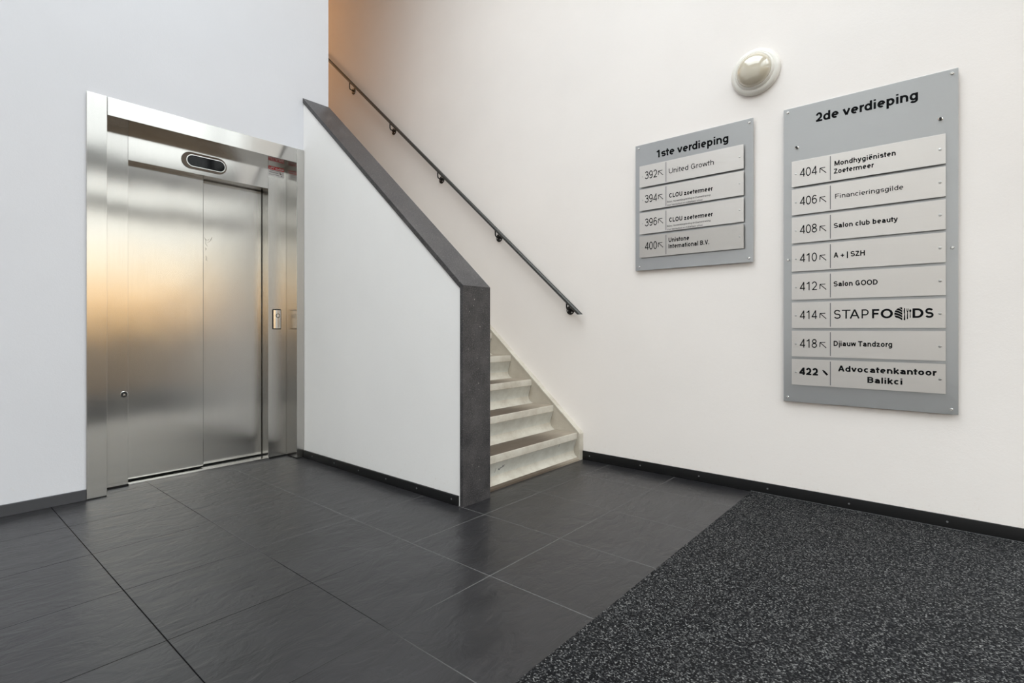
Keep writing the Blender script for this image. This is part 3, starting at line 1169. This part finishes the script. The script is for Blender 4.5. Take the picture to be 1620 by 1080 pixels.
# oval floor display
def oval(mb, x0, x1, z0, z1, yf, yb, mi=0, inner=None):
    r = (z1 - z0) / 2 - 1e-4
    o = rrect(x0, x1, z0, z1, r, 12)
    if inner is None:
        mb.prism(o, 'Y', yf, yb, mi)
    else:
        i_ = rrect(*inner, (inner[3] - inner[2]) / 2 - 1e-4, 12)
        n = len(o)
        for k in range(n):
            k2 = (k + 1) % n
            mb.face([(o[k][0], yf, o[k][1]), (o[k2][0], yf, o[k2][1]), (i_[k2][0], yf, i_[k2][1]), (i_[k][0], yf, i_[k][1])], mi)
            mb.face([(o[k][0], yf, o[k][1]), (o[k2][0], yf, o[k2][1]), (o[k2][0], yb, o[k2][1]), (o[k][0], yb, o[k][1])], mi)
            mb.face([(i_[k][0], yf, i_[k][1]), (i_[k2][0], yf, i_[k2][1]), (i_[k2][0], yb, i_[k2][1]), (i_[k][0], yb, i_[k][1])], mi)
dx0, dx1, dz0, dz1 = 1.274, 1.566, 2.126, 2.240
mb = MB()
oval(mb, dx0, dx1, dz0, dz1, YP - .006, YP, 0)
ds = mb.build('floor_display', BEZEL, hd)
ds['label'] = 'oval black floor display with silver rim'
mb = MB()
oval(mb, dx0 + .028, dx1 - .010, dz0 + .014, dz1 - .016, YP - .0105, YP - .005, 0, (dx0 + .0325, dx1 - .0145, dz0 + .0185, dz1 - .0205))
o = mb.build('display_rim', CHROME, hd)
mb = MB()
oval(mb, dx0 + .0325, dx1 - .0145, dz0 + .0185, dz1 - .0205, YP - .0075, YP - .006)
mb.build('display_screen', GLASSBLK, hd)
# call station on the right jamb
mb = MB()
mb.prism(rrect(1.9040, 1.9700, 1.004, 1.163, .010), 'Y', YP - .006, YP)
cs = mb.build('call_plate', BLACKGAP, pir)
mb = MB()
prof = rrect(1.9075, 1.9665, 1.010, 1.157, .008, 5)
# slightly barrelled metal face
cx_ = 1.937
n = len(prof)
def by(x):
    return YP - .0085 - .006 * (1 - ((x - cx_) / .03) ** 2)
cols = 13
for k in range(cols - 1):
    xa = 1.9085 + .057 * k / (cols - 1)
    xb = 1.9085 + .057 * (k + 1) / (cols - 1)
    f = mb.face([(xa, by(xa), 1.012), (xb, by(xb), 1.012), (xb, by(xb), 1.155), (xa, by(xa), 1.155)])
    for za, zb in ((1.012, 1.012), (1.155, 1.155)):
        mb.face([(xa, by(xa), za), (xb, by(xb), za), (xb, YP - .004, za), (xa, YP - .004, za)])
for x in (1.9085, 1.9655):
    mb.face([(x, by(x), 1.012), (x, by(x), 1.155), (x, YP - .004, 1.155), (x, YP - .004, 1.012)])
bmesh.ops.remove_doubles(mb.bm, verts=mb.bm.verts[:], dist=1e-5)
mb.build('call_station_face', CHROME, pir)
mb = MB()
mb.lathe([(.0165, 0), (.0165, .003), (.014, .0045), (.0125, .003)], (1.9405, YP - .0125, 1.111), (0, -1, 0), 28)
mb.build('button_ring', BLACKGAP, pir)
mb = MB()
mb.lathe([(.0122, 0), (.0118, .0042), (0, .0046)], (1.9405, YP - .0125, 1.111), (0, -1, 0), 28)
mb.build('call_button', CHROME, pir)
# emergency release lock on the left jamb
mb = MB()
mb.lathe([(.0205, 0), (.0205, .002), (.018, .0035), (.0165, .0015), (.0165, -.002)], (.9490, YP - .0002, .5885), (0, -1, 0), 28)
mb.build('release_lock', CHROME, pil)
mb = MB()
mb.lathe([(.0165, 0), (0, 0)], (.9490, YP - .0012, .5885), (0, -1, 0), 28)
mb.lathe([(.0085, 0), (.0085, .004), (0, .004)], (.9490, YP - .0012, .5865), (0, -1, 0), 3, 1, False)
mb.build('lock_core', [BLACKGAP, SCREW], pil)
# alarm sticker high on the right jamb
mb = MB()
yS = YP - .0008
mb.box(1.8730, 1.9960, yS, YP, 2.2010, 2.2780)
sk = mb.build('alarm_sticker', STICK, pir)
mb = MB()
mb.face([(1.8730, yS - .0004, 2.2510), (1.9960, yS - .0004, 2.2510), (1.9960, yS - .0004, 2.2780), (1.8730, yS - .0004, 2.2780)], 0)
put_text(mb, 'LIFT ALARM', 1.879, 1.990, 2.2565, .0155, yS - .0008, .15, face='Y', mi=1, shear=.22)
for (a, b, z, h) in ((1.885, 1.970, 2.2430, .003), (1.878, 1.952, 2.2310, .0022), (1.878, 1.945, 2.2275, .0018), (1.878, 1.955, 2.2130, .0025)):
    mb.face([(a, yS - .0004, z), (b, yS - .0004, z), (b, yS - .0004, z + h), (a, yS - .0004, z + h)], 2)
for q in ribbon([(1.962, 2.236), (1.967, 2.229), (1.974, 2.226)], .006) + ribbon([(1.972, 2.218), (1.979, 2.211)], .005):
    mb.face([(v.x, yS - .0004, v.y) for v in q], 3)
mb.build('sticker_print', [RED, STICK, INKG, INK], pir)
